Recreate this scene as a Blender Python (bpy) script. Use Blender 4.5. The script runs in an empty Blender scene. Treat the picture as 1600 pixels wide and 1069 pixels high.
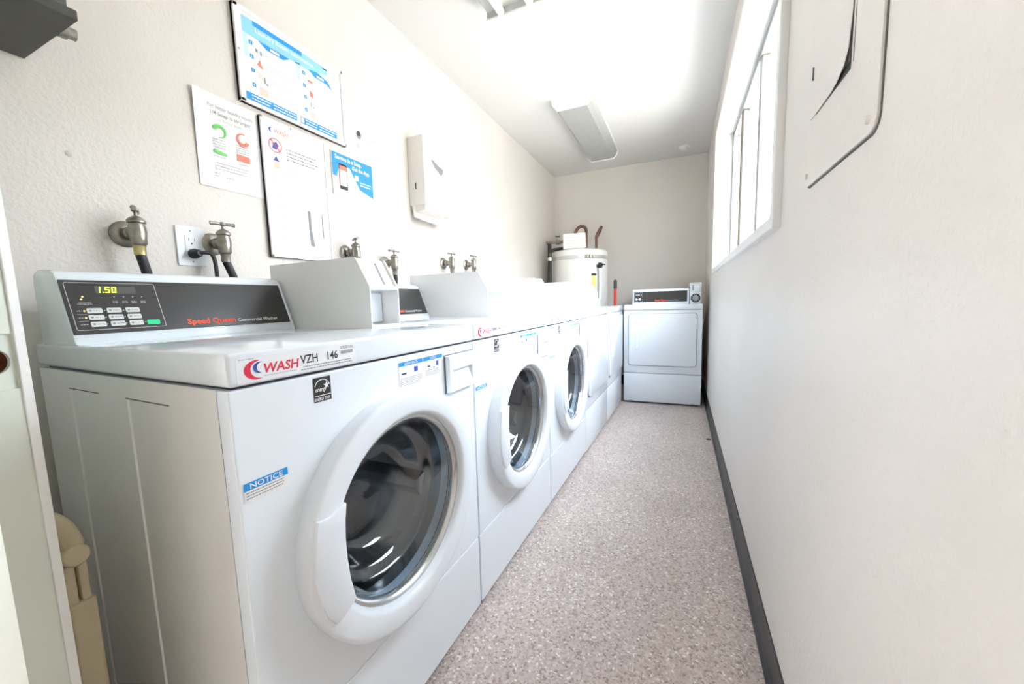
import bpy, bmesh, math, random
from mathutils import Vector, Matrix
PI = math.pi
C = bpy.context.scene.collection
SC = bpy.context.scene
random.seed(7)

# ------------------------------------------------------------------ camera
XL, W, BK, CE = -1.4328, 0.2384, 4.6228, 2.5019      # left wall, right wall, back wall, ceiling
CAMH = 1.0181
yaw, pitch, roll, fpx = 0.4177, 0.1064, -0.0273, 594.6
cy, sy, cp, sp = math.cos(yaw), math.sin(yaw), math.cos(pitch), math.sin(pitch)
fw = Vector((-sy*cp, cy*cp, -sp)); rt = Vector((cy, sy, 0)); up = rt.cross(fw)
r2 = math.cos(roll)*rt + math.sin(roll)*up
u2 = -math.sin(roll)*rt + math.cos(roll)*up
cam = bpy.data.cameras.new('camera'); camo = bpy.data.objects.new('camera', cam); C.objects.link(camo)
cam.sensor_width = 36; cam.lens = fpx/1600*36; cam.clip_start = 0.02
M4 = Matrix((( r2.x, u2.x, -fw.x, 0), (r2.y, u2.y, -fw.y, 0), (r2.z, u2.z, -fw.z, CAMH), (0, 0, 0, 1)))
camo.matrix_world = M4
SC.camera = camo

# ------------------------------------------------------------------ light and exposure
world = bpy.data.worlds.new('world'); SC.world = world; world.use_nodes = True
bg = world.node_tree.nodes['Background']
bg.inputs['Color'].default_value = (0.79, 0.88, 1.0, 1)       # bright overcast sky, slightly blue
bg.inputs['Strength'].default_value = 21.0
sun = bpy.data.lights.new('sun', 'SUN'); sun.energy = 48; sun.angle = math.radians(.6); sun.color = (1.0, .96, .90)
suno = bpy.data.objects.new('sun', sun); C.objects.link(suno); suno.rotation_euler = (0, math.radians(-18), 0)   # high sun behind the building lights the ground outside
TUBE_STRENGTH = 1.5
SC.view_settings.view_transform = 'Standard'; SC.view_settings.look = 'None'
SC.view_settings.exposure = 0.42; SC.view_settings.gamma = 1.0; SC.view_settings.use_curve_mapping = False
SC.cycles.use_denoising = True
SC.cycles.max_bounces = 10; SC.cycles.diffuse_bounces = 7; SC.cycles.glossy_bounces = 4; SC.cycles.transmission_bounces = 4
SC.cycles.caustics_reflective = False; SC.cycles.caustics_refractive = False
def portal(name, loc, rot, sx, sy_):
    l = bpy.data.lights.new(name, 'AREA'); l.shape = 'RECTANGLE'; l.size = sx; l.size_y = sy_; l.cycles.is_portal = True
    o = bpy.data.objects.new(name, l); C.objects.link(o); o.location = loc; o.rotation_euler = rot; return o
portal('window_portal', (W+0.15, 2.3, 1.72), (0, PI/2, 0), 1.0, 2.1)       # emits nothing itself: guides sky light through the window

# ------------------------------------------------------------------ materials
MATS = {}
def nd(nt, t, **kw):
    n = nt.nodes.new(t)
    for k, v in kw.items(): setattr(n, k, v)
    return n
def mat(name, col, rough=0.5, metal=0.0, spec=0.5, noise=0.0, nscale=30, bump=0.0, bscale=120, trans=0.0, ior=1.45, emit=None, estr=0.0, coat=0.0, bdist=0.002):
    m = bpy.data.materials.new(name); m.use_nodes = True; nt = m.node_tree
    b = nt.nodes['Principled BSDF']
    b.inputs['Base Color'].default_value = (*col, 1); b.inputs['Roughness'].default_value = rough; b.inputs['Metallic'].default_value = metal
    b.inputs['Specular IOR Level'].default_value = spec; b.inputs['IOR'].default_value = ior
    b.inputs['Transmission Weight'].default_value = trans; b.inputs['Coat Weight'].default_value = coat
    if emit: b.inputs['Emission Color'].default_value = (*emit, 1); b.inputs['Emission Strength'].default_value = estr
    if noise or bump: tc = nd(nt, 'ShaderNodeTexCoord')
    if noise:
        t = nd(nt, 'ShaderNodeTexNoise'); t.inputs['Scale'].default_value = nscale; t.inputs['Detail'].default_value = 4
        nt.links.new(tc.outputs['Object'], t.inputs['Vector'])
        r = nd(nt, 'ShaderNodeMapRange'); r.inputs[1].default_value = .3; r.inputs[2].default_value = .7; r.inputs[3].default_value = 1-noise; r.inputs[4].default_value = 1+noise*.3
        nt.links.new(t.outputs['Fac'], r.inputs[0])
        mx = nd(nt, 'ShaderNodeMix', data_type='RGBA', blend_type='MULTIPLY'); mx.inputs[0].default_value = 1
        mx.inputs[6].default_value = (*col, 1); nt.links.new(r.outputs[0], mx.inputs[7]); nt.links.new(mx.outputs[2], b.inputs['Base Color'])
    if bump:
        t = nd(nt, 'ShaderNodeTexNoise'); t.inputs['Scale'].default_value = bscale; t.inputs['Detail'].default_value = 3; t.inputs['Roughness'].default_value = .55
        nt.links.new(tc.outputs['Object'], t.inputs['Vector'])
        bp = nd(nt, 'ShaderNodeBump'); bp.inputs['Strength'].default_value = bump; bp.inputs['Distance'].default_value = bdist
        nt.links.new(t.outputs['Fac'], bp.inputs['Height']); nt.links.new(bp.outputs[0], b.inputs['Normal'])
    MATS[name] = m; return m

mat('wall_paint', (.72, .675, .628), .42, spec=.45, noise=.03, nscale=3, bump=.32, bscale=95, bdist=.005)
mat('ceiling_paint', (.70, .68, .66), .8, spec=.2, bump=.2, bscale=90, bdist=.003)
mat('trim_white', (.82, .82, .80), .35)
mat('enamel', (.81, .865, .92), .22, spec=.5, coat=.15)
mat('enamel_satin', (.86, .85, .835), .35)
mat('plastic_white', (.82, .868, .92), .28)
mat('seam', (.10, .10, .10), .7)
mat('black_panel', (.045, .042, .04), .28)
mat('black_plastic', (.03, .03, .032), .45)
mat('rubber', (.035, .034, .036), .38, spec=.55, noise=.25, nscale=12)
mat('hose_rubber', (.03, .03, .034), .5)
mat('door_gasket', (.12, .12, .125), .5)
mat('steel', (.55, .53, .50), .28, 1.0)
mat('steel_drum', (.46, .45, .45), .30, 1.0, bump=.25, bscale=160)
mat('brushed', (.45, .45, .45), .35, .9, noise=.3, nscale=40)
mat('nickel', (.36, .335, .29), .34, .9, noise=.25, nscale=60)
mat('brass', (.55, .47, .22), .35, .9)
mat('copper', (.20, .10, .075), .55, .5)
def thin_glass(name, tint, refl, rough=.01):
    m = bpy.data.materials.new(name); m.use_nodes = True; nt = m.node_tree; nt.nodes.remove(nt.nodes['Principled BSDF'])
    out = nt.nodes['Material Output']; tr = nd(nt, 'ShaderNodeBsdfTransparent'); tr.inputs[0].default_value = (*tint, 1)
    gl = nd(nt, 'ShaderNodeBsdfGlossy'); gl.inputs['Roughness'].default_value = rough
    lw = nd(nt, 'ShaderNodeLayerWeight'); lw.inputs['Blend'].default_value = .5      # facing term, the same from both sides of the sheet
    pw_ = nd(nt, 'ShaderNodeMath', operation='POWER'); nt.links.new(lw.outputs['Facing'], pw_.inputs[0]); pw_.inputs[1].default_value = 4.0
    fr = nd(nt, 'ShaderNodeMath', operation='MULTIPLY_ADD'); nt.links.new(pw_.outputs[0], fr.inputs[0]); fr.inputs[1].default_value = .8; fr.inputs[2].default_value = refl
    mx = nd(nt, 'ShaderNodeMixShader'); nt.links.new(fr.outputs[0], mx.inputs[0]); nt.links.new(tr.outputs[0], mx.inputs[1]); nt.links.new(gl.outputs[0], mx.inputs[2]); nt.links.new(mx.outputs[0], out.inputs[0])
    MATS[name] = m
thin_glass('glass', (.86, .92, .97), .11)
thin_glass('pane', (.97, .98, .98), .03)
mat('chrome_trim', (.62, .63, .64), .18, .85)
mat('paper', (.84, .84, .83), .6)
mat('board', (.85, .85, .85), .35)
mat('frame_edge', (.42, .41, .39), .4, .5)
mat('ink_black', (.03, .03, .03), .6)
mat('ink_grey', (.26, .26, .28), .6)
mat('ink_pale', (.50, .50, .53), .6)
mat('ink_faint', (.55, .55, .58), .6)
mat('ink_blue', (.02, .30, .72), .5)
mat('ink_lightblue', (.28, .62, .86), .5)
mat('ink_paleblue', (.55, .80, .92), .5)
mat('ink_navy', (.05, .10, .42), .5)
mat('ink_red', (.72, .03, .08), .5)
mat('ink_coral', (.86, .22, .15), .5)
mat('ink_pink', (.85, .62, .62), .6)
mat('ink_green', (.16, .62, .14), .5)
mat('ink_white', (.86, .86, .86), .5)
mat('ink_tan', (.70, .62, .54), .6)
mat('sq_orange', (.95, .10, .035), .5)
mat('button', (.70, .70, .68), .45)
mat('green_button', (.0, .55, .22), .4, emit=(0, .8, .3), estr=.15)
mat('display', (.13, .125, .12), .25)
mat('digit', (.6, .75, .05), .5, emit=(.75, .95, .05), estr=1.3)
mat('led', (.7, .65, .15), .5, emit=(.95, .85, .2), estr=.8)
mat('dark_box', (.082, .078, .070), .55, noise=.15, nscale=8)
mat('box_side', (.125, .12, .11), .5, noise=.15, nscale=14)
mat('beige_plastic', (.80, .68, .47), .45, noise=.08, nscale=10)
mat('door_paint', (.70, .74, .66), .4, noise=.05, nscale=5)
mat('patch_grey', (.58, .555, .50), .6)
mat('hole_brown', (.15, .055, .025), .8)
mat('towel_box', (.80, .765, .72), .35)
mat('tank', (.76, .745, .71), .35)
mat('insulation', (.04, .042, .035), .8)
mat('yellow_label', (.70, .66, .20), .6)
mat('red_paint', (.55, .03, .02), .4)
mat('lens', (.40, .40, .385), .35, noise=.06, nscale=40)
mat('fixture_white', (.82, .82, .81), .4)
mat('fixture_metal', (.50, .50, .48), .4, .2)
mat('tube_glow', (.9, .9, .9), .5, emit=(1.0, .965, .90), estr=TUBE_STRENGTH)
mat('ground', (.40, .39, .36), .9, noise=.1, nscale=4)
mat('sky_blocker', (.42, .40, .37), .9, noise=.1, nscale=4)
mat('sheath', (.70, .70, .70), .5)
mat('window_metal', (.30, .30, .285), .4)
mat('reveal_paint', (.66, .66, .64), .5)
mat('sticker', (.84, .86, .885), .35)
mat('enamel_gloss', (.81, .865, .92), .10, coat=.3)
mat('gap_shade_dark', (.12, .115, .105), .8)  # dark of narrow gaps, also the shade put in behind the breaker door
mat('strap_metal', (.62, .61, .58), .4, .4)
mat('sill_brown', (.40, .28, .17), .5)

def floor_mat():
    m = bpy.data.materials.new('floor_vinyl'); m.use_nodes = True; nt = m.node_tree; b = nt.nodes['Principled BSDF']
    tc = nd(nt, 'ShaderNodeTexCoord')
    mp = nd(nt, 'ShaderNodeMapping'); nt.links.new(tc.outputs['Object'], mp.inputs[0]); mp.inputs['Scale'].default_value = (1, 1, 1)
    # warp so flakes look like irregular chips
    wn = nd(nt, 'ShaderNodeTexNoise'); wn.inputs['Scale'].default_value = 60; nt.links.new(mp.outputs[0], wn.inputs['Vector'])
    sc = nd(nt, 'ShaderNodeVectorMath', operation='SCALE'); sc.inputs['Scale'].default_value = .012; nt.links.new(wn.outputs['Color'], sc.inputs[0])
    ad = nd(nt, 'ShaderNodeVectorMath', operation='ADD'); nt.links.new(mp.outputs[0], ad.inputs[0]); nt.links.new(sc.outputs[0], ad.inputs[1])
    v = nd(nt, 'ShaderNodeTexVoronoi'); v.inputs['Scale'].default_value = 165; nt.links.new(ad.outputs[0], v.inputs['Vector'])
    sep = nd(nt, 'ShaderNodeSeparateColor'); nt.links.new(v.outputs['Color'], sep.inputs[0])
    cr = nd(nt, 'ShaderNodeValToRGB'); nt.links.new(sep.outputs[0], cr.inputs[0])
    e = cr.color_ramp; e.interpolation = 'CONSTANT'
    cols = [(0, (.38, .30, .27)), (.09, (.52, .43, .39)), (.32, (.60, .505, .465)), (.58, (.655, .56, .52)), (.82, (.72, .635, .595)), (.95, (.90, .84, .80))]
    e.elements[0].position = 0; e.elements[0].color = (*cols[0][1], 1); e.elements[1].position = cols[1][0]; e.elements[1].color = (*cols[1][1], 1)
    for p, c in cols[2:]:
        x = e.elements.new(p); x.color = (*c, 1)
    n2 = nd(nt, 'ShaderNodeTexNoise'); n2.inputs['Scale'].default_value = 2.2; n2.inputs['Detail'].default_value = 5; nt.links.new(tc.outputs['Object'], n2.inputs['Vector'])
    r = nd(nt, 'ShaderNodeMapRange'); r.inputs[1].default_value = .3; r.inputs[2].default_value = .75; r.inputs[3].default_value = .9; r.inputs[4].default_value = 1.08; nt.links.new(n2.outputs['Fac'], r.inputs[0])
    mx = nd(nt, 'ShaderNodeMix', data_type='RGBA', blend_type='MULTIPLY'); mx.inputs[0].default_value = 1
    nt.links.new(cr.outputs[0], mx.inputs[6]); nt.links.new(r.outputs[0], mx.inputs[7]); nt.links.new(mx.outputs[2], b.inputs['Base Color'])
    b.inputs['Roughness'].default_value = .42; b.inputs['Specular IOR Level'].default_value = .45
    bp = nd(nt, 'ShaderNodeBump'); bp.inputs['Strength'].default_value = .12; bp.inputs['Distance'].default_value = .001
    nt.links.new(sep.outputs[1], bp.inputs['Height']); nt.links.new(bp.outputs[0], b.inputs['Normal'])
    MATS['floor_vinyl'] = m
floor_mat()

# ------------------------------------------------------------------ mesh helpers
SPLIT = ('picture', 'side_band', 'ribbon', 'ribbon_label', 'step_number', 'footer_band', 'scuff', 'socket_slot')
class G:
    """collects shapes; obj() links them as one mesh object"""
    def __init__(s): s.v = []; s.f = []
    def add(s, vs, fs):
        n = len(s.v); s.v += [tuple(x) for x in vs]; s.f += [tuple(i+n for i in f) for f in fs]; return s
    def bm(s, b):
        b.verts.ensure_lookup_table(); b.verts.index_update()
        s.add([v.co[:] for v in b.verts], [[v.index for v in f.verts] for f in b.faces]); b.free(); return s
    def box(s, x0, x1, y0, y1, z0, z1, bev=0, seg=2):
        b = bmesh.new(); bmesh.ops.create_cube(b, size=1)
        for v in b.verts: v.co = Vector(((x0+x1)/2+v.co.x*(x1-x0), (y0+y1)/2+v.co.y*(y1-y0), (z0+z1)/2+v.co.z*(z1-z0)))
        if bev: bmesh.ops.bevel(b, geom=b.edges[:], offset=bev, segments=seg, profile=.5, affect='EDGES')
        return s.bm(b)
    def lathe(s, prof, o=(0, 0, 0), ax='X', n=32, cap0=False, cap1=False, a0=0, a1=2*PI):
        # prof: list of (along axis, radius)
        full = abs(a1-a0-2*PI) < 1e-6; m = n if full else n+1; vs = []; fs = []
        for (a, r) in prof:
            for i in range(m):
                t = a0+(a1-a0)*i/n; c, d = r*math.cos(t), r*math.sin(t)
                p = (a, c, d) if ax == 'X' else ((d, a, c) if ax == 'Y' else (c, d, a))
                vs.append((o[0]+p[0], o[1]+p[1], o[2]+p[2]))
        for k in range(len(prof)-1):
            for i in range(m if full else n):
                j = (i+1) % m; fs.append((k*m+i, k*m+j, (k+1)*m+j, (k+1)*m+i))
        if cap0: fs.append(tuple(range(m))[::-1])
        if cap1: fs.append(tuple(range((len(prof)-1)*m, len(prof)*m)))
        return s.add(vs, fs)
    def tube(s, pts, r, n=10, smooth=0, cap=True):
        P = [Vector(p) for p in pts]
        R = r if isinstance(r, (list, tuple)) else [r]*len(P)
        if smooth:
            Q = []; RR = []
            for i in range(len(P)-1):
                p0, p1, p2, p3 = P[max(i-1, 0)], P[i], P[i+1], P[min(i+2, len(P)-1)]
                for k in range(smooth):
                    t = k/smooth
                    Q.append(.5*((2*p1)+(p2-p0)*t+(2*p0-5*p1+4*p2-p3)*t*t+(3*p1-p0-3*p2+p3)*t**3)); RR.append(R[i]+(R[i+1]-R[i])*t)
            Q.append(P[-1]); RR.append(R[-1]); P, R = Q, RR
        vs = []; fs = []; ref = None
        for i, p in enumerate(P):
            d = (P[min(i+1, len(P)-1)]-P[max(i-1, 0)]).normalized()
            if ref is None: ref = Vector((0, 0, 1)) if abs(d.z) < .9 else Vector((1, 0, 0))
            a = (ref-d*ref.dot(d)).normalized(); b = d.cross(a); ref = a
            for k in range(n):
                t = 2*PI*k/n; vs.append(p+(a*math.cos(t)+b*math.sin(t))*R[i])
        for i in range(len(P)-1):
            for k in range(n): j = (k+1) % n; fs.append((i*n+k, i*n+j, (i+1)*n+j, (i+1)*n+k))
        if cap: fs.append(tuple(range(n))[::-1]); fs.append(tuple(range((len(P)-1)*n, len(P)*n)))
        return s.add(vs, fs)
    def prism(s, poly, a, b, plane='YZ', bev=0):
        # poly in the given plane, extruded along the third axis from a to b
        m = {'YZ': lambda p, t: (t, p[0], p[1]), 'XZ': lambda p, t: (p[0], t, p[1]), 'XY': lambda p, t: (p[0], p[1], t)}[plane]
        n = len(poly); bb = bmesh.new()
        v0 = [bb.verts.new(m(p, a)) for p in poly]; v1 = [bb.verts.new(m(p, b)) for p in poly]
        bb.faces.new(v0[::-1]); bb.faces.new(v1)
        for i in range(n): j = (i+1) % n; bb.faces.new((v0[i], v0[j], v1[j], v1[i]))
        bmesh.ops.recalc_face_normals(bb, faces=bb.faces[:])
        if bev: bmesh.ops.bevel(bb, geom=bb.edges[:], offset=bev, segments=2, profile=.5, affect='EDGES')
        return s.bm(bb)
    def rect(s, u0, u1, v0, v1, off=0, plane='YZ'):
        if plane == 'YZ': vs = [(off, u0, v0), (off, u1, v0), (off, u1, v1), (off, u0, v1)]
        elif plane == 'XZ': vs = [(u0, off, v0), (u1, off, v0), (u1, off, v1), (u0, off, v1)]
        else: vs = [(u0, v0, off), (u1, v0, off), (u1, v1, off), (u0, v1, off)]
        return s.add(vs, [(0, 1, 2, 3)])
    def poly(s, pts, off=0, plane='YZ'):
        if plane == 'YZ': vs = [(off, a, b) for a, b in pts]
        elif plane == 'XZ': vs = [(a, off, b) for a, b in pts]
        else: vs = [(a, b, off) for a, b in pts]
        return s.add(vs, [tuple(range(len(pts)))])
    def strip(s, outer, inner, off=0, plane='YZ'):
        n = len(outer)
        for i in range(n-1): s.poly([outer[i], outer[i+1], inner[i+1], inner[i]], off, plane)
        return s
    def obj(s, name, m, parent=None, smooth=None, loc=None):
        if name in SPLIT and len(s.f) > 1:
            r = None
            for f_ in s.f:
                q = G(); q.add([s.v[i] for i in f_], [range(len(f_))]); r = q.obj(name, m, parent)
            return r
        me = bpy.data.meshes.new(name); me.from_pydata(s.v, [], s.f); me.validate(); me.update()
        b = bmesh.new(); b.from_mesh(me); bmesh.ops.remove_doubles(b, verts=b.verts[:], dist=1e-6)
        if smooth is not None: bmesh.ops.recalc_face_normals(b, faces=b.faces[:])
        b.to_mesh(me); b.free()
        me.materials.append(MATS[m])
        if smooth:
            for p in me.polygons: p.use_smooth = True
            me.set_sharp_from_angle(angle=math.radians(smooth))
        o = bpy.data.objects.new(name, me); C.objects.link(o)
        if name.endswith(('_print', '_lines', 'bar_code')) or name in ('machine_number',): o['kind'] = 'stuff'
        if parent: o.parent = parent
        if loc: o.location = loc
        return o
def thing(name, label, cat, loc=(0, 0, 0), rotz=0, group=None):
    o = bpy.data.objects.new(name, None); C.objects.link(o); o.empty_display_size = .05
    o.location = loc; o.rotation_euler = (0, 0, rotz); o['label'] = label; o['category'] = cat
    if group: o['group'] = group
    return o
def tag(o, label, cat, group=None):
    o['label'] = label; o['category'] = cat
    if group: o['group'] = group
    return o
def struct(o): o['kind'] = 'structure'; return o
def kids(o): return [c for c in bpy.data.objects if c.parent == o]
def copy_tree(o, parent=None):
    c = o.copy(); C.objects.link(c); c.parent = parent
    for k in kids(o): copy_tree(k, c)
    return c
FR = (PI/2, 0, PI/2)          # lettering that faces +X, reads along +Y
def text(name, s, loc, size, m, parent, rot=FR, bold=0.0, shear=0, ax='LEFT', sx=1.0, label=None):
    c = bpy.data.curves.new(name, 'FONT'); c.body = s; c.size = size; c.offset = bold*size; c.shear = shear; c.align_x = ax
    c.resolution_u = 2; c.fill_mode = 'FRONT'
    tmp = bpy.data.objects.new(name, c); me = bpy.data.meshes.new_from_object(tmp); bpy.data.objects.remove(tmp); bpy.data.curves.remove(c)
    me.name = name; me.materials.clear(); me.materials.append(MATS[m])
    o = bpy.data.objects.new(name, me); C.objects.link(o); o.parent = parent
    o.location = loc; o.rotation_euler = rot; o.scale = (sx, 1, 1)
    if label: o['label'] = label
    return o
def dashes(g, u0, u1, v, h, off, plane='YZ', rag=.15):
    """one line of print too small to read"""
    u = u0; end = u1-random.random()*rag*(u1-u0)
    while u < end:
        l = h*random.uniform(1.2, 4.2); g.rect(u, min(u+l, end), v, v+h, off, plane); u += l+h*.7
def rrect(u0, u1, v0, v1, r, n=5):
    P = []
    for cx, cz, a in ((u1-r, v0+r, -PI/2), (u1-r, v1-r, 0), (u0+r, v1-r, PI/2), (u0+r, v0+r, PI)):
        for i in range(n+1): t = a+PI/2*i/n; P.append((cx+r*math.cos(t), cz+r*math.sin(t)))
    return P
def plate_hole(y0, y1, z0, z1, cy_, cz_, r, x0, x1, n=72):
    """rectangular plate in the YZ plane with a round hole"""
    A = [2*PI*i/n for i in range(n)]+[math.atan2(z-cz_, y-cy_) % (2*PI) for y in (y0, y1) for z in (z0, z1)]
    A = sorted(A); g = G(); N = len(A); I = []; O = []
    for a in A:
        c, s_ = math.cos(a), math.sin(a)
        t = min([((y1 if c > 0 else y0)-cy_)/c if abs(c) > 1e-9 else 9, ((z1 if s_ > 0 else z0)-cz_)/s_ if abs(s_) > 1e-9 else 9])
        I.append((cy_+r*c, cz_+r*s_)); O.append((cy_+t*c, cz_+t*s_))
    for i in range(N):
        j = (i+1) % N
        for x, fl in ((x1, 0), (x0, 1)):
            q = [(x, *I[i]), (x, *O[i]), (x, *O[j]), (x, *I[j])]; g.add(q if not fl else q[::-1], [(0, 1, 2, 3)])
        g.add([(x1, *O[i]), (x0, *O[i]), (x0, *O[j]), (x1, *O[j])], [(0, 1, 2, 3)])
        g.add([(x0, *I[i]), (x1, *I[i]), (x1, *I[j]), (x0, *I[j])], [(0, 1, 2, 3)])
    return g

# ------------------------------------------------------------------ the room
YN = -1.0                                   # wall behind the camera
WY0, WY1, WZ0, WZ1 = 1.235, 3.40, 1.194, 2.235   # window opening (outer edge of casing)
TH = .16
struct(G().box(XL-.1, W+.05, YN, BK, -.05, 0).obj('floor', 'floor_vinyl'))
struct(G().box(XL-.1, W+TH, YN-.1, BK+.1, CE, CE+.08).obj('ceiling', 'ceiling_paint'))
struct(G().box(XL-.1, W+TH, BK, BK+.1, -.05, CE).obj('wall_back', 'wall_paint'))
struct(G().box(XL-.1, W+TH, YN-.1, YN, -.05, CE).obj('wall_near', 'wall_paint'))
DY0, DY1, DZ = -.80, -.06, 2.06             # entry opening in the left wall, beside the camera
g = G().box(XL-.1, XL, DY1, BK, -.05, CE).box(XL-.1, XL, YN, DY0, -.05, CE).box(XL-.1, XL, DY0, DY1, DZ, CE)
struct(g.obj('wall_left', 'wall_paint'))
ca = .03                                    # casing width
hy0, hy1, hz0, hz1 = WY0+ca, WY1-ca, WZ0+ca, WZ1-ca
g = G().box(W, W+TH, YN, hy0, -.05, CE).box(W, W+TH, hy1, BK, -.05, CE).box(W, W+TH, hy0, hy1, -.05, hz0).box(W, W+TH, hy0, hy1, hz1, CE)
struct(g.obj('wall_right', 'wall_paint'))
# cove base along the right and back wall
prof = [(W, 0), (W-.016, 0), (W-.0155, .003), (W-.009, .010), (W-.005, .022), (W-.004, .106), (W-.0025, .110), (W, .110)]
struct(G().prism(prof, YN, BK, 'XZ').obj('baseboard_right', 'rubber'))
prof = [(BK, 0), (BK-.016, 0), (BK-.009, .010), (BK-.005, .022), (BK-.004, .106), (BK-.0025, .110), (BK, .110)]
struct(G().prism([(a, b) for a, b in prof], XL, W-.016, 'YZ').obj('baseboard_back', 'rubber'))

# unseen walls and roof added outside the entry to cut its daylight
struct(G().box(XL-1.6, XL-1.5, YN-1.5, BK, -.05, 2.6).obj('wall_entry_blocker', 'wall_paint'))
struct(G().box(XL-1.5, XL-.1, YN-1.5, BK, -.05, 0).obj('floor_entry_blocker', 'sheath'))
struct(G().box(XL-1.6, XL-.1, YN-1.5, BK, 2.6, 2.7).obj('ceiling_entry_blocker', 'ceiling_paint'))
struct(G().box(W+TH, W+40, -30, 35, -.15, -.1).obj('ground_outside', 'ground'))
struct(G().box(W+3.6, W+3.8, -12, 16, -.15, 3.3).obj('wall_sky_blocker', 'sky_blocker'))  # unseen wall added to block low sky through the window
# window
win = struct(bpy.data.objects.new('window_1', None)); C.objects.link(win); win.location = (W, (WY0+WY1)/2, WZ0)
def wobj(g, name, m, parent=win, sm=None):
    g.v = [(x-W, y-(WY0+WY1)/2, z-WZ0) for x, y, z in g.v]; return g.obj(name, m, parent, sm)
pr = -.020                                   # casing stands proud of the wall
wobj(G().box(W+pr, W+.002, WY0, hy0+.004, WZ0, WZ1, .003), 'casing', 'trim_white')
wobj(G().box(W+pr, W+.002, hy1-.004, WY1, WZ0, WZ1, .003), 'casing', 'trim_white')
wobj(G().box(W+pr, W+.002, hy0, hy1, WZ0, hz0+.004, .003), 'sill', 'trim_white')
wobj(G().box(W+pr, W+.002, hy0, hy1, hz1-.004, WZ1, .003), 'casing', 'trim_white')
for nm, b in (('reveal', (hy0, hy0+.006, hz0, hz1)), ('reveal', (hy1-.006, hy1, hz0, hz1)), ('reveal', (hy0, hy1, hz0, hz0+.006)), ('reveal', (hy0, hy1, hz1-.006, hz1))):
    wobj(G().box(W+.002, W+.13, *b), nm, 'reveal_paint')
gx = W+.115
f = .035
g = G().box(gx-.02, gx+.03, hy0, hy0+f, hz0, hz1, .003).box(gx-.02, gx+.03, hy1-f, hy1, hz0, hz1, .003).box(gx-.02, gx+.03, hy0, hy1, hz0, hz0+f, .003).box(gx-.02, gx+.03, hy0, hy1, hz1-f, hz1, .003)
wobj(g, 'window_frame', 'window_metal')
stiles = [2.93, 2.34]
for y in stiles: wobj(G().box(gx-.012, gx+.022, y-.030, y+.030, hz0+f, hz1-f, .003), 'mullion', 'window_metal')
wobj(G().box(gx-.017, gx-.010, 2.955, 2.962, hz0+f, hz1-f), 'weather_strip', 'sill_brown')
for a, b in ((hy0+f, 2.34-.030), (2.34+.030, 2.93-.030), (2.93+.030, hy1-f)):
    wobj(G().box(gx+.004, gx+.008, a, b, hz0+f, hz1-f), 'pane', 'pane')

# ------------------------------------------------------------------ entry door, open, edge towards the camera
DL = .672
door = struct(bpy.data.objects.new('door_1', None)); C.objects.link(door)
door.location = (XL+.012, -.062, 0); dang = math.atan2(.262, .620); door.rotation_euler = (0, 0, dang)
# local: X along the leaf from hinge to free edge, Y through the thickness
g = G()
e = DL; t0, t1 = -.052, 0.0
zl0, zl1 = .922, .994                         # latch mortise
g.box(0, e, t0, t1, .012, zl0).box(0, e, t0, t1, zl1, 2.03).box(0, e-.10, t0, t1, zl0, zl1).box(e-.10, e, t0, t0+.004, zl0, zl1).box(e-.10, e, t1-.011, t1, zl0, zl1)
g.obj('leaf', 'door_paint', door)
# bored edge in the mortise
def disc_hole(y0, y1, z0, z1, r, x):
    return plate_hole(y0, y1, z0, z1, y1-.0195, (z0+z1)/2+.001, r, x-.004, x, 40)
disc_hole(t0+.004, t1-.011, zl0, zl1, .0160, e-.003).obj('latch_plate', 'door_paint', door)
G().lathe([(e-.006, .0165), (e-.07, .0165)], (0, t1-.011-.0195, (zl0+zl1)/2+.001), 'X', 24, cap1=True).obj('latch_bore', 'hole_brown', door)
G().box(e, e+.003, t1-.011, t1, .012, 2.03, .001).obj('edge_strip', 'trim_white', door)
for z in (.25, 1.05, 1.82): G().tube([(0, t1+.004, z-.045), (0, t1+.004, z+.045)], .007, 10).obj('hinge', 'steel', door, 40)
# door stop moulding round the opening
g = G().box(XL, XL+.014, DY1, DY1+.05, 0, DZ+.05, .003).box(XL, XL+.014, DY0-.05, DY0, 0, DZ+.05, .003).box(XL, XL+.014, DY0, DY1, DZ, DZ+.05, .003)
struct(g.obj('trim_1', 'trim_white'))

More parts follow.
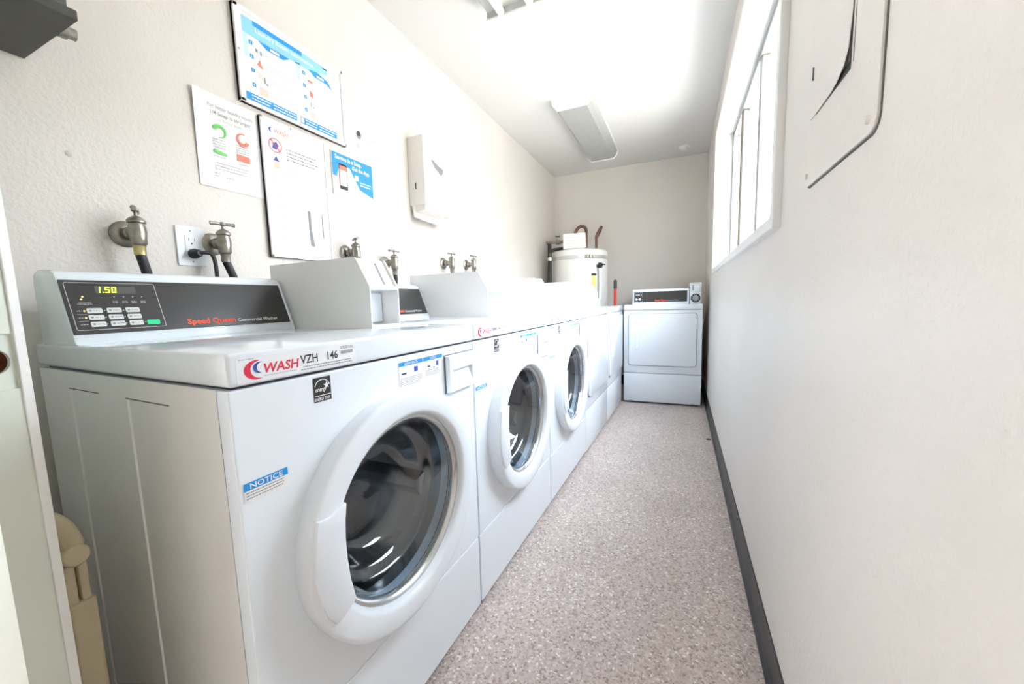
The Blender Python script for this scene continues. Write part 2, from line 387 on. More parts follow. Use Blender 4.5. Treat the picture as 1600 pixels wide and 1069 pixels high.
# ------------------------------------------------------------------ washers (local: X out of the front, Y along the row, Z up)
MW = .683; DEP = .735; HB = .9015; LT = .953
ROT = -0.026
def row_loc(i): return (-.6012+.0179*i, .3277+.68776*i, 0)
CYD, CZD = .336, .560
PX0, PZ0 = -.530, .955                      # foot of the sloping console face
SLX, SLZ = -.055/.1504, .14/.1504
def make_cabinet(t, hole=True):
    zt = HB-.004
    # back, far side, top, bottom
    g = G()
    g.box(-DEP, -DEP+.004, .004, MW-.003, .02, zt).box(-DEP, -.03, MW-.006, MW-.003, .02, zt).box(-DEP, -.03, .004, MW-.003, zt-.004, zt).box(-DEP, -.03, .004, MW-.003, .02, .026)
    g.obj('cabinet', 'enamel', t)
    # near side with two shallow pressed recesses
    xs = [-DEP, -.5815, -.580, -.50, -.40, -.3255, -.324, -.24, -.14, -.033]; zs = [.02, .860, .8605, zt]
    def dep(x, z):
        if z > .8601: return 0
        if -.5801 <= x < -.40: return .0028*(1-(x+.580)/.18)
        if -.3241 <= x < -.14: return .0028*(1-(x+.324)/.184)
        return 0
    g = G(); vs = [(x, .002+dep(x, z), z) for z in zs for x in xs]; nx = len(xs)
    g.add(vs, [(k*nx+i, k*nx+i+1, (k+1)*nx+i+1, (k+1)*nx+i) for k in range(len(zs)-1) for i in range(nx-1)])
    g.obj('side_panel', 'enamel_satin', t)
    for x0, x1 in ((-.582, -.440), (-.326, -.176)): G().box(x0, x1, .0012, .004, .8598, .8613).obj('pressed_line', 'gap_shade_dark', t)  # thin dark strip along the top of each pressed recess
    G().box(-DEP+.02, -.012, .012, MW-.012, HB-.006, HB+.006).obj('lid_seam', 'seam', t)
    G().box(-DEP, .006, 0, MW, HB+.001, LT, .007, 3).obj('lid', 'enamel_gloss', t, 35)
    G().box(-.55, -.035, .02, MW-.02, .0, .03).obj('base', 'seam', t)
def make_console(t, panel_text, y1=.484, washer=True):
    prof = [(PX0+.006, LT-.002), (PX0-.053, 1.094), (PX0-.060, 1.104), (PX0-.075, 1.110), (-.675, 1.114), (-.70, 1.106), (-.705, 1.085), (-.705, LT-.002)]
    G().prism(prof, .004, y1, 'XZ', .006).obj('console', 'enamel', t, 35)
    # black control panel lying on the sloping face; local X along row, Y up the slope, Z out
    p = G().prism([(0.002, .018), (.466, .018), (.466, .140), (.002, .140)], -.002, .0015, 'XY').obj('control_panel', 'black_panel', t)
    X = Vector((0, 1, 0)); Y = Vector((SLX, 0, SLZ)); Z = X.cross(Y)
    o = Vector((PX0, .004, PZ0))+Z*.0062
    p.matrix_local = Matrix(((X.x, Y.x, Z.x, o.x), (X.y, Y.y, Z.y, o.y), (X.z, Y.z, Z.z, o.z), (0, 0, 0, 1)))
    z = .002; R0 = (0, 0, 0)
    if washer:
        # rounded outline round the keys
        ou, iu = rrect(.0075, .156, .0255, .1345, .004), rrect(.0087, .1548, .0267, .1333, .003)
        G().strip(ou+ou[:1], iu+iu[:1], z, 'XY').obj('outline', 'ink_pale', p)
        G().rect(.0525, .119, .109, .1265, z, 'XY').obj('display_window', 'display', p)
        def seg7(u, v, segs, w_=.0078, h=.0140, t_=.0021):
            R = dict(a=(0, w_, h-t_, h), g=(0, w_, h/2-t_/2, h/2+t_/2), d=(0, w_, 0, t_), f=(0, t_, h/2, h), e=(0, t_, 0, h/2), b=(w_-t_, w_, h/2, h), c=(w_-t_, w_, 0, h/2))
            g = G(); H = lambda y: .14*y
            for k in segs:
                x0, x1, y0, y1 = R[k]; g.poly([(u+x0+H(y0), v+y0), (u+x1+H(y0), v+y0), (u+x1+H(y1), v+y1), (u+x0+H(y1), v+y1)], z+.0004, 'XY')
            return g
        d1 = seg7(.0520, .1110, 'bc').rect(.0632, .0652, .1110, .1132, z+.0004, 'XY').obj('price_digit', 'digit', p); d1['label'] = 'glowing yellow-green 1.50 readout'
        seg7(.0668, .1110, 'afgcd').obj('price_digit', 'digit', p); seg7(.0775, .1110, 'abcdef').obj('price_digit', 'digit', p)
        for k, (u, v, m, r) in enumerate([(.0300, .1015, 'led', .0016), (.0270, .0955, 'led', .0016), (.0265, .0690, 'led', .0016), (.0258, .0535, 'led', .0016), (.0250, .0385, 'ink_pale', .0013)]+[(.079+.0158*q, .1012, 'ink_pale', .0011) for q in range(4)]+[(.0570+.0310*q-.0008*w_, .069-.0155*w_, 'ink_pale', .0012) for w_ in range(3) for q in range(2)]+[(.1195, .0385, 'ink_pale', .0013)]):
            G().prism([(u+r*math.cos(i*PI/4), v+r*math.sin(i*PI/4)) for i in range(8)], z-.0005, z+.0008, 'XY').obj('indicator_light', m, p)
        for rr in range(3):
            for cc in range(3):
                u, v = .0300+.0308*cc, .0635-.0155*rr
                k = G().prism(rrect(u, u+.0238, v, v+.0112, .002, 3), z-.0005, z+.001, 'XY').obj('key', 'button', p)
        gl = G()
        for rr in range(3):
            for cc in range(3):
                u, v = .0300+.0308*cc, .0635-.0155*rr
                dashes(gl, u+.0095, u+.0215, v+.0048, .0016, z+.0013, 'XY', 0)
                gl.poly([(u+.0035, v+.0035), (u+.0065, v+.0035), (u+.0075, v+.0075), (u+.0025, v+.0075)], z+.0013, 'XY')
        gl.obj('key_print', 'ink_grey', p)
        gp = G()
        for q in range(4):
            dashes(gp, .0745+.0158*q, .0835+.0158*q, .0895, .0013, z, 'XY', 0); dashes(gp, .0745+.0158*q, .0835+.0158*q, .0865, .0013, z, 'XY', 0)
        dashes(gp, .0215, .040, .0865, .0014, z, 'XY', 0); dashes(gp, .0195, .042, .0838, .0014, z, 'XY', 0)
        for rr in range(3): dashes(gp, .0155, .0225, .0685-.0155*rr, .0014, z, 'XY', 0)
        for v in (.0612, .0457): gp.rect(.0145, .029, v, v+.0006, z, 'XY')
        gp.obj('panel_print', 'ink_pale', p)
        G().prism(rrect(.1225, .1455, .0325, .0432, .002, 3), z-.0005, z+.001, 'XY').obj('start_key', 'green_button', p)
    text('brand_lettering', 'Speed Queen', (.200, .0275, z), .0200, 'sq_orange', p, R0, .030, sx=1.02, label='orange-red brand lettering')
    text('brand_lettering', panel_text, (.3165, .0275, z), .0135, 'ink_white', p, R0, .008, sx=.98, label='white lettering')
    return p
def make_coin_box(t, y0=.495, y1=.612):
    side = [(-.645, LT), (-.645, 1.156), (-.262, 1.156), (-.213, 1.072), (-.213, LT)]
    core = [(-.643, LT), (-.643, 1.154), (-.270, 1.154), (-.224, 1.074), (-.224, 1.062), (-.285, 1.060), (-.285, LT)]
    b = G().prism(side, y0, y0+.003, 'XZ').prism(side, y1-.003, y1, 'XZ').prism(core, y0+.003, y1-.003, 'XZ').box(-.225, -.2135, y0+.002, y1-.002, 1.064, 1.073).box(-.285, -.2135, y0+.002, y1-.002, LT, LT+.007)
    b.obj('coin_box', 'enamel_satin', t)
    cb = kids(t)[-1]
    G().box(-.286, -.278, y0+.008, y0+.060, LT+.014, 1.052, .003).obj('coin_plate', 'brushed', cb)
    G().tube([(-.279, y0+.034, 1.020), (-.274, y0+.034, 1.020)], .010, 16).obj('lock_cylinder', 'steel', cb, 40)
    G().box(-.2855, -.276, y0+.066, y1-.006, LT+.012, 1.056, .004).obj('coin_door', 'enamel', cb)
    # slot in the sloping upper face
    s = Vector((.046, 0, -.08)).normalized(); nrm = Vector((.08, 0, .046)).normalized(); c0 = Vector((-.270, 0, 1.154))
    def q(a, y): p = c0+s*a+nrm*.0008; return (p.x, y, p.z)
    G().add([q(.012, y0+.072), q(.012, y0+.080), q(.088, y0+.077), q(.088, y0+.069)], [(0, 1, 2, 3)]).obj('seam_gap', 'ink_grey', cb)
    G().add([q(.006, y0+.006), q(.006, y0+.010), q(.035, y0+.010), q(.035, y0+.006)], [(0, 1, 2, 3)]).obj('slot', 'seam', cb)
    return cb
def swoosh(cu, cv, R, m, a0, a1, thick, off):
    g = G(); O = []; I = []
    for k in range(25):
        a = a0+(a1-a0)*k/24; w_ = thick*math.sin(PI*k/24)**.8
        O.append((cu+R*1.25*math.cos(a), cv+R*math.sin(a))); I.append((cu+(R-w_)*1.25*math.cos(a)+w_*.3, cv+(R-w_)*math.sin(a)))
    return g.strip(O, I, off)
def wash_label(t, number):
    st = G().prism(rrect(.012, .232, .9065, .9445, .002, 3), .0055, .0065, 'YZ').obj('machine_label', 'sticker', t)
    x = .0069
    swoosh(.041, .9245, .0150, 'ink_red', math.radians(70), math.radians(295), .0062, x).obj('logo_swoosh', 'ink_red', st)
    swoosh(.0465, .9275, .0088, 'ink_navy', math.radians(70), math.radians(280), .0036, x+.0002).obj('logo_swoosh', 'ink_navy', st)
    text('logo_lettering', 'WASH', (x, .0500, .9175), .0210, 'ink_red', st, FR, .022, .18, sx=.98, label='bold red WASH lettering')
    g = G(); dashes(g, .016, .038, .9415, .0016, x, rag=.0); dashes(g, .052, .106, .9125, .0014, x, rag=.05)
    g.obj('small_print', 'ink_pale', st)
    g = G(); dashes(g, .118, .226, .9150, .0016, x, rag=.05); dashes(g, .114, .226, .9105, .0016, x, rag=.05); dashes(g, .196, .226, .9405, .0014, x, rag=0); dashes(g, .196, .226, .9375, .0014, x, rag=0)
    u = .197
    while u < .224: w_ = random.choice((.0006, .0011)); g.rect(u, u+w_, .9275, .9340, x); u += w_+.0007
    g.obj('bar_code', 'ink_grey', st)
    if number:
        text('machine_number', 'VZH', (x, .114, .9215), .0205, 'ink_black', st, FR, .016, sx=.84, label='black VZH 146 lettering')
        text('machine_number', '146', (x, .164, .9215), .0205, 'ink_black', st, FR, .016, sx=.84)
    else:
        g = G(); dashes(g, .118, .150, .922, .010, x, rag=0); dashes(g, .162, .185, .924, .006, x, rag=0); g.obj('machine_number', 'ink_grey', st)
def energy_label(t):
    x = .0008; a = .138; s = .036; z0 = .846; zt = z0+.0445
    st = G().rect(a, a+s, z0, zt, x).obj('energy_label', 'ink_black', t)
    x += .0003
    g = G(); O = []; I = []
    for k in range(17):
        an = math.radians(165-150*k/16); O.append((a+s/2+.0165*math.cos(an), z0+.0245+.0165*math.sin(an))); I.append((a+s/2+.0150*math.cos(an), z0+.0245+.0150*math.sin(an)))
    g.strip(O, I, x)
    star = [(a+.027+(.0075 if k % 2 == 0 else .0032)*math.cos(PI/2+k*PI/5), z0+.0285+(.0075 if k % 2 == 0 else .0032)*math.sin(PI/2+k*PI/5)) for k in range(10)]
    g.poly(star, x); g.rect(a+.001, a+s-.001, z0+.0105, z0+.0118, x)
    g.obj('star_mark', 'ink_white', st)
    text('energy_lettering', 'energy', (x+.0002, a+.0025, z0+.0190), .0115, 'ink_white', st, FR, .012, .35, sx=.72)
    text('energy_lettering', 'ENERGY STAR', (x, a+.0018, z0+.0022), .0080, 'ink_white', st, FR, .01, sx=.60)
def notice_sticker(t, a=.008, b=.078, z0=.722, z1=.753):
    st = G().rect(a, b, z0, z1, .0008).obj('notice_sticker', 'paper', t)
    G().rect(a, b, z1-.0125, z1, .0011).obj('blue_header', 'ink_blue', st)
    text('notice_lettering', 'NOTICE', (.0014, (a+b)/2, z1-.0108), .0125, 'ink_white', st, FR, .01, 0, 'CENTER', 1.15)
    g = G()
    for k in range(3): dashes(g, a+.003, b-.002, z1-.0170-.0045*k, .0015, .0011)
    g.obj('small_print', 'ink_grey', st)
def instruction_sticker(t):
    st = G().rect(.357, .527, .822, .884, .0008).obj('instruction_sticker', 'paper', t)
    x = .0011
    for a, b, wd in ((.358, .443, 'ADVERTENCIA'), (.446, .526, 'NOTICE')):
        G().rect(a, b, .8735, .8835, x).obj('blue_header', 'ink_blue', st)
        text('notice_lettering', wd, (x+.0003, (a+b)/2, .8752), .0085, 'ink_white', st, FR, .006, 0, 'CENTER', .85)
    g = G(); g.rect(.410, .424, .855, .867, x).rect(.498, .508, .856, .868, x); g.obj('picture', 'ink_navy', st)
    g = G(); g.rect(.366, .382, .8535, .8575, x).rect(.462, .473, .8565, .860, x).rect(.486, .490, .851, .855, x); g.obj('picture', 'ink_black', st)
    g = G()
    for k in range(5): dashes(g, .360, .440, .8435-.0042*k, .0014, x, rag=.1)
    for k in range(4): dashes(g, .452, .520, .8475-.0042*k, .0014, x, rag=.2)
    g.obj('small_print', 'ink_grey', st)
    g = G(); dashes(g, .362, .438, .8695, .0012, x); dashes(g, .452, .515, .8695, .0012, x); dashes(g, .362, .438, .8485, .001, x)
    g.obj('small_print', 'ink_pink', st)
def make_washer(label, number=True):
    t = thing('front_load_washer', label, 'washer', group='front-load washers in a row along the left wall')
    make_cabinet(t)
    fp = plate_hole(.001, MW-.001, .266, HB-.004, CYD, CZD, .205, -.032, 0).obj('front_panel', 'enamel', t)
    mod = fp.modifiers.new('bevel', 'BEVEL'); mod.width = .004; mod.segments = 2; mod.limit_method = 'ANGLE'; mod.angle_limit = math.radians(60)
    G().box(-.032, -.001, .001, MW-.001, .028, .2625, .004).obj('kick_panel', 'enamel', t)
    # door
    o = (0, CYD, CZD)
    ring = [(-.001, .262), (.034, .2640), (.0385, .2625), (.0410, .2590), (.0425, .2520), (.0425, .2180), (.0400, .2120), (.034, .2075), (.024, .203), (.0, .203), (-.001, .262)]
    d = G().lathe(ring, o, 'X', 96).obj('door', 'plastic_white', t, 50)
    G().lathe([(.026, .2045), (.0265, .198), (.022, .193), (.016, .1905), (.008, .190), (.006, .2045)], o, 'X', 96).obj('trim_ring', 'chrome_trim', d, 40)
    bowl = [(.013, .191), (.006, .187), (-.040, .180), (-.050, .172), (-.053, .160), (-.066, .150), (-.098, .136), (-.110, .122), (-.114, .105), (-.116, .060), (-.117, .002)]
    inn = [(.017, .187), (.009, .182), (-.036, .175), (-.045, .168), (-.048, .157), (-.062, .146), (-.094, .132), (-.105, .118), (-.108, .103), (-.110, .060), (-.111, .002)]
    G().lathe(bowl+inn[::-1]+bowl[:1], o, 'X', 72).obj('glass', 'glass', d, 40)
    hp = [(.092, .655), (.118, .652), (.152, .662), (.147, .630), (.1445, .596), (.145, .560), (.1485, .517), (.158, .467), (.128, .452), (.113, .450), (.098, .472), (.086, .510), (.080, .560), (.083, .610)]
    G().prism(hp, .018, .0475, 'YZ', .003).obj('handle', 'plastic_white', d, 35)
    # seal and drum
    G().lathe([(-.004, .2045), (-.030, .208), (-.055, .222), (-.075, .218), (-.080, .240)], o, 'X', 64).obj('door_seal', 'door_gasket', t, 50)
    dr = G().lathe([(-.080, .236), (-.085, .245), (-.42, .245), (-.43, .235), (-.435, .10), (-.425, .06), (-.425, .004)], o, 'X', 64, cap1=True).obj('drum', 'steel_drum', t, 40)
    for k in range(3):
        a = math.radians(100+120*k); c, s_ = math.cos(a), math.sin(a)
        g = G(); P = []
        for xx, wd, h in ((-.12, .035, .035), (-.40, .035, .055)):
            for du, dh in ((-wd, 0), (-.010, h), (.010, h), (wd, 0)):
                rr = .243-dh; P.append((xx, CYD+rr*c-du*s_, CZD+rr*s_+du*c))
        g.add(P, [(0, 1, 5, 4), (1, 2, 6, 5), (2, 3, 7, 6), (0, 3, 2, 1), (4, 5, 6, 7)]).obj('drum_baffle', 'steel_drum', dr)
    # detergent drawer with its scooped grip
    a, b, z0, z1 = .536, .679, .772, .874
    ys = [a, a+.002, .551, .5525, .60, .655, .6565, b-.002, b]; zs = [z0, z0+.002, .788, .800, .815, .8335, .8345, z1-.002, z1]
    def px(y, z):
        e_ = .013
        if y in (a, b) or z in (z0, z1): return 0
        if .552 < y < .656 and .789 < z < .834: return e_-.0135*(z-.788)/.046
        return e_
    # a notch must not pass the front sheet: the drawer sits in its own shallow well
    g = G(); vs = [(max(px(y, z), -.015)+.004, y, z) for z in zs for y in ys]; n = len(ys)
    g.add(vs, [(k*n+i, k*n+i+1, (k+1)*n+i+1, (k+1)*n+i) for k in range(len(zs)-1) for i in range(n-1)])
    dw = g.obj('detergent_drawer', 'plastic_white', t)
    G().box(0, .0015, a-.003, b+.002, z0-.003, z1+.003, .0005).obj('drawer_seam', 'ink_grey', dw)
    wash_label(t, number); energy_label(t); notice_sticker(t); instruction_sticker(t)
    make_console(t, 'Commercial Washer'); make_coin_box(t)
    return t

w1 = make_washer('nearest white front-load washer with 1.50 on its display and label VZH 146')
w1.location = row_loc(0); w1.rotation_euler = (0, 0, ROT)
proto2 = make_washer('tmp', False)
w2 = proto2
w2['label'] = 'middle one of the three round-door white washers'
w2.location = row_loc(1); w2.rotation_euler = (0, 0, ROT)
w3 = copy_tree(w2); w3.location = row_loc(2)
w3['label'] = 'farthest of the three round-door white washers, next to the square-door dryers'

# ------------------------------------------------------------------ dryers
def make_dryer(label, row=True):
    t = thing('dryer', label, 'dryer', group='white commercial dryers')
    make_cabinet(t)
    G().box(-.032, 0, .001, MW-.001, .30, HB-.003, .005).obj('front_panel', 'enamel', t, 35)
    G().box(-.032, -.002, .001, MW-.001, .018, .296, .005).obj('kick_panel', 'enamel', t, 35)
    G().box(-.030, -.004, .004, MW-.004, .294, .302).obj('panel_seam', 'ink_grey', t)
    G().prism(rrect(.040, .640, .372, .872, .028), -.001, .004, 'YZ').obj('door_gap', 'ink_grey', t)
    d = G().prism(rrect(.0445, .6355, .3765, .8675, .025), 0, .016, 'YZ', .004).obj('door', 'enamel', t, 35)
    # pocket grip near the left edge of the door
    ys = [.108, .110, .1115, .140, .1415, .1435]; zs = [.535, .5365, .538, .682, .6835, .685]
    def pk(i, j): return .0225 if (i in (1, 4) or j in (1, 4)) and i not in (0, 5) and j not in (0, 5) else (.016 if i in (0, 5) or j in (0, 5) else .0168)
    g = G(); n = 6
    g.add([(pk(i, j), ys[i], zs[j]) for j in range(6) for i in range(6)], [(k*n+i, k*n+i+1, (k+1)*n+i+1, (k+1)*n+i) for k in range(5) for i in range(5)])
    g.obj('handle', 'plastic_white', d)
    if row:
        for z0, z1 in ((.735, .825), (.405, .490)): G().box(-.002, .010, .648, .656, z0, z1, .002).obj('hinge', 'ink_grey', t)
        make_console(t, 'Commercial Dryer', washer=False); make_coin_box(t)
    else:
        st = G().rect(.012, .16, .916, .942, .0068).obj('machine_label', 'paper', t)
        g = G(); dashes(g, .045, .15, .922, .008, .0072, rag=.1); g.obj('machine_number', 'ink_pale', st)
        g = G(); g.rect(.020, .034, .922, .938, .0072); g.obj('logo_mark', 'ink_pink', st)
        # upright console
        G().box(-.60, -.045, .074, .570, LT-.002, 1.096, .010, 3).obj('console', 'enamel', t, 35)
        p = G().box(-.047, -.0425, .088, .553, .975, 1.074, .001).obj('control_panel', 'black_panel', t)
        x = -.0418
        ou, iu = rrect(.094, .168, .979, 1.070, .003), rrect(.0955, .1665, .9805, 1.0685, .002)
        G().strip(ou+ou[:1], iu+iu[:1], x).obj('outline', 'ink_paleblue', p)
        for u in (.112, .140): G().lathe([(-.0425, .011), (-.030, .009)], (0, u, 1.003), 'X', 20, cap1=True).obj('knob', 'button', p, 40)
        g = G(); dashes(g, .105, .160, 1.040, .009, x, rag=.1); g.obj('panel_print', 'ink_pale', p)
        text('brand_lettering', 'Speed Queen', (x, .275, .985), .024, 'sq_orange', p, FR, .022, sx=.80, label='orange-red brand lettering')
        text('brand_lettering', 'Commercial Dryer', (x, .383, .986), .015, 'ink_pale', p, FR, .006, sx=.9)
        # coin meter
        m_ = G().box(-.40, -.030, .577, .668, LT-.002, 1.142, .004).obj('coin_meter', 'enamel', t, 35)
        G().lathe([(-.031, .040), (-.024, .040), (-.020, .036)], (0, .622, 1.003), 'X', 28, cap1=True).obj('meter_dial', 'black_plastic', m_, 40)
        G().lathe([(-.021, .026), (-.012, .024), (-.008, .012)], (0, .622, 1.003), 'X', 24, cap1=True).obj('turn_knob', 'brushed', m_, 40)
        for k in range(10):
            a = 2*PI*k/10; G().rect(.622+.031*math.cos(a)-.002, .622+.031*math.cos(a)+.002, 1.003+.031*math.sin(a)-.003, 1.003+.031*math.sin(a)+.003, -.0196).obj('dial_mark', 'ink_white', m_)
        ou, iu = rrect(.587, .658, 1.058, 1.132, .004), rrect(.589, .656, 1.060, 1.130, .003)
        G().strip(ou+ou[:1], iu+iu[:1], -.0295).obj('slot_frame', 'ink_grey', m_)
        G().box(-.031, -.0285, .596, .602, 1.072, 1.120).obj('coin_slot', 'ink_black', m_)
        for u in (.05, .60): G().rect(u, u+.035, .022, .026, -.0015).obj('foot_label', 'ink_grey', t)
    return t
d4 = make_dryer('square-door white dryer in the row, beside the third round-door washer')
d4.location = row_loc(3); d4.rotation_euler = (0, 0, ROT)
d5 = copy_tree(d4); d5.location = row_loc(4); d5['label'] = 'last white dryer of the row, nearest the water heater'
# latch on the far side of the last dryer
g = G().box(-.09, -.045, MW-.003, MW+.022, .66, .78, .006).box(-.075, -.05, MW+.018, MW+.034, .69, .75, .004)
g.obj('side_latch', 'plastic_white', d5, 35)
de = make_dryer('white dryer with coin meter facing the aisle at the back wall', False)
de.location = (-.497, 3.795, 0); de.rotation_euler = (0, 0, -PI/2+.030)

# ------------------------------------------------------------------ left wall: posters and notices
def wall_thing(name, label, cat, y, z, group=None): return thing(name, label, cat, (XL, y, z), 0, group)
class Sheet:
    """work in wall coordinates (y, z); shapes are stored relative to the thing's base"""
    def __init__(s, t): s.t = t; s.y = t.location.y; s.z = t.location.z
    def put(s, g, name, m, parent=None, sm=None):
        g.v = [(x, y-s.y, z-s.z) for x, y, z in g.v]; return g.obj(name, m, parent or s.t, sm)
    def txt(s, name, body, y, z, off, size, m, parent=None, **k): return text(name, body, (off, y-s.y, z-s.z), size, m, parent or s.t, **k)
# framed blue laundry poster
t = wall_thing('framed_poster', 'framed blue and white laundry room poster high on the left wall', 'poster', 1.145, 1.744)
S = Sheet(t); y0_, y1_, z0_, z1_ = .918, 1.380, 1.744, 2.066
S.put(G().box(0, .012, y0_, y1_, z0_, z1_), 'backing', 'frame_edge')
g = G().box(.0, .020, y0_, y0_+.016, z0_, z1_, .002).box(0, .020, y1_-.012, y1_, z0_, z1_, .002).box(0, .020, y0_, y1_, z0_, z0_+.012, .002).box(0, .020, y0_, y1_, z1_-.014, z1_, .002)
S.put(g, 'frame', 'board')
ps = S.put(G().rect(y0_+.014, y1_-.010, z0_+.010, z1_-.012, .0135), 'poster_sheet', 'paper')
x = .0142
S.put(G().rect(.946, 1.20, 1.985, 2.040, x).poly([(1.20, 1.985), (1.30, 2.010), (1.30, 2.036), (1.20, 2.040)], x), 'header_band', 'ink_lightblue', ps)
S.put(G().rect(.985, 1.18, 2.024, 2.041, x+.0003), 'header_stripe', 'ink_blue', ps)
S.put(G().rect(.946, .962, 1.905, 1.985, x).rect(1.150, 1.166, 1.925, 1.990, x), 'side_band', 'ink_paleblue', ps)
S.put(G().poly([(1.00, 1.984), (1.03, 1.966), (1.095, 1.966), (1.125, 1.984)], x+.0003).poly([(1.205, 1.990), (1.235, 1.972), (1.290, 1.972), (1.32, 1.958), (1.30, 1.986), (1.25, 1.998)], x+.0003), 'ribbon', 'ink_blue', ps)
S.put(G().rect(1.045, 1.080, 1.970, 1.979, x+.0006).rect(1.245, 1.280, 1.977, 1.985, x+.0006), 'ribbon_label', 'ink_white', ps)
S.txt('poster_lettering', 'Laundry Room Information', .992, 2.006, x+.0006, .023, 'ink_white', ps, bold=.012, sx=.95)
g = G(); g2 = G()
for u, vs in ((.966, (1.955, 1.908, 1.862, 1.812)), (1.176, (1.958, 1.910, 1.866, 1.816))):
    for v in vs:
        g.rect(u, u+.013, v, v+.014, x)
        for k in range(3): dashes(g2, u+.055, u+.160, v+.004-.008*k, .0022, x)
S.put(g, 'step_number', 'ink_blue', ps); S.put(g2, 'small_print', 'ink_faint', ps)
g = G()
for q, (u, v) in enumerate(((.969, 1.957), (.969, 1.910), (.969, 1.864), (.969, 1.814), (1.179, 1.960), (1.179, 1.912), (1.179, 1.868), (1.179, 1.818))):
    S.txt('step_digit', str(q % 4+1), u, v, x+.0004, .012, 'ink_white', ps, bold=.01)
S.put(G().poly([(.990, 1.895), (1.012, 1.888), (1.000, 1.918)], x).poly([(1.205, 1.885), (1.222, 1.882), (1.219, 1.902), (1.205, 1.908)], x).rect(1.200, 1.222, 1.940, 1.948, x), 'picture', 'ink_coral', ps)
S.put(G().rect(.987, .996, 1.938, 1.950, x).rect(1.004, 1.011, 1.934, 1.948, x).rect(1.010, 1.016, 1.842, 1.862, x).rect(1.018, 1.026, 1.838, 1.844, x).rect(1.206, 1.210, 1.845, 1.862, x).rect(1.216, 1.222, 1.842, 1.848, x), 'picture', 'ink_grey', ps)
S.put(G().rect(.990, 1.022, 1.795, 1.822, x).rect(1.200, 1.225, 1.800, 1.824, x).rect(.992, 1.006, 1.850, 1.870, x), 'picture', 'ink_tan', ps)
S.put(G().rect(.940, 1.135, 1.760, 1.786, x).rect(1.152, 1.330, 1.760, 1.786, x), 'footer_band', 'ink_blue', ps)
g = G()
for a, b in ((.960, 1.03), (1.04, 1.13), (1.175, 1.23), (1.24, 1.325)): dashes(g, a, b, 1.777, .004, x+.0003, rag=0); dashes(g, a, b, 1.766, .004, x+.0003, rag=.2)
S.put(g, 'footer_print', 'ink_white', ps)
S.put(G().rect(1.155, 1.167, 1.764, 1.783, x+.0004), 'picture', 'ink_white', ps)
g = G(); dashes(g, 1.28, 1.355, 2.028, .006, x, rag=0); S.put(g, 'logo_print', 'ink_pink', ps)
for yy, zz in ((.926, 1.915), (1.374, 1.77), (1.145, 1.750)): S.put(G().lathe([(.020, .004), (.022, .002)], (0, yy, zz), 'X', 10, cap1=True), 'screw', 'steel')

# white notice board below it
t = wall_thing('notice_board', 'tall white framed notice board under the blue poster', 'notice board', 1.118, 1.212)
S = Sheet(t); y0_, y1_, z0_, z1_ = .978, 1.258, 1.212, 1.722
S.put(G().box(0, .014, y0_, y1_, z0_, z1_, .001), 'backing', 'frame_edge')
g = G().box(.002, .019, y0_, y0_+.010, z0_, z1_, .002).box(.002, .019, y1_-.008, y1_, z0_, z1_, .002).box(.002, .019, y0_, y1_, z0_, z0_+.010, .002).box(.002, .019, y0_, y1_, z1_-.010, z1_, .002)
S.put(g, 'frame', 'board')
S.put(G().rect(y0_+.008, y1_-.006, z0_+.008, z1_-.008, .0148), 'board_face', 'board')
for yy, zz in ((1.10, 1.218), (1.10, 1.716)): S.put(G().lathe([(.019, .004), (.021, .002)], (0, yy, zz), 'X', 10, cap1=True), 'screw', 'steel')
# sheets on the board
t = wall_thing('notice_sheet', 'white sheet with a crossed-out red circle on the notice board', 'paper', 1.118, 1.475)
S = Sheet(t); ps = S.put(G().box(.0150, .0156, .992, 1.246, 1.475, 1.708), 'sheet', 'paper'); x = .0160
S.txt('heading', 'WASH', 1.028, 1.677, x, .020, 'ink_coral', ps, bold=.01, shear=.15)
S.put(swoosh(1.020, 1.684, .009, '', math.radians(75), math.radians(285), .005, x), 'logo_swoosh', 'ink_navy', ps)
cu, cv, R_ = 1.030, 1.630, .026
O = [(cu+R_*math.cos(2*PI*k/32), cv+R_*math.sin(2*PI*k/32)) for k in range(33)]; I = [(cu+(R_-.003)*math.cos(2*PI*k/32), cv+(R_-.003)*math.sin(2*PI*k/32)) for k in range(33)]
S.put(G().strip(O, I, x+.0004).poly([(cu-.019, cv+.016), (cu-.016, cv+.019), (cu+.019, cv-.016), (cu+.016, cv-.019)], x+.0004), 'prohibition_sign', 'ink_red', ps)
S.put(G().poly([(cu-.012, cv-.012), (cu+.004, cv-.015), (cu+.014, cv+.002), (cu+.006, cv+.014), (cu-.008, cv+.008)], x), 'picture', 'ink_navy', ps)
S.put(G().poly([(cu-.012, 1.574), (cu+.000, 1.592), (cu+.012, 1.572)], x), 'picture', 'ink_navy', ps)
S.put(G().rect(cu-.012, cu+.012, 1.545, 1.571, x), 'picture', 'ink_tan', ps)
g = G()
for k in range(4): dashes(g, 1.075, 1.225, 1.628-.0125*k, .0040, x, rag=.25)
S.put(g, 'printed_lines', 'ink_grey', ps)
g = G()
for k in range(5): dashes(g, 1.075, 1.215, 1.572-.009*k, .0024, x, rag=.25)
for k in range(5): dashes(g, 1.004, 1.115, 1.527-.008*k, .0022, x, rag=.3)
dashes(g, 1.18, 1.215, 1.540, .003, x, rag=0); dashes(g, 1.175, 1.222, 1.510, .003, x); dashes(g, 1.175, 1.222, 1.500, .003, x)
S.put(g, 'small_print', 'ink_faint', ps)
t = wall_thing('notice_sheet', 'lower white sheet with a grey curl mark on the notice board', 'paper', 1.118, 1.228)
S = Sheet(t)
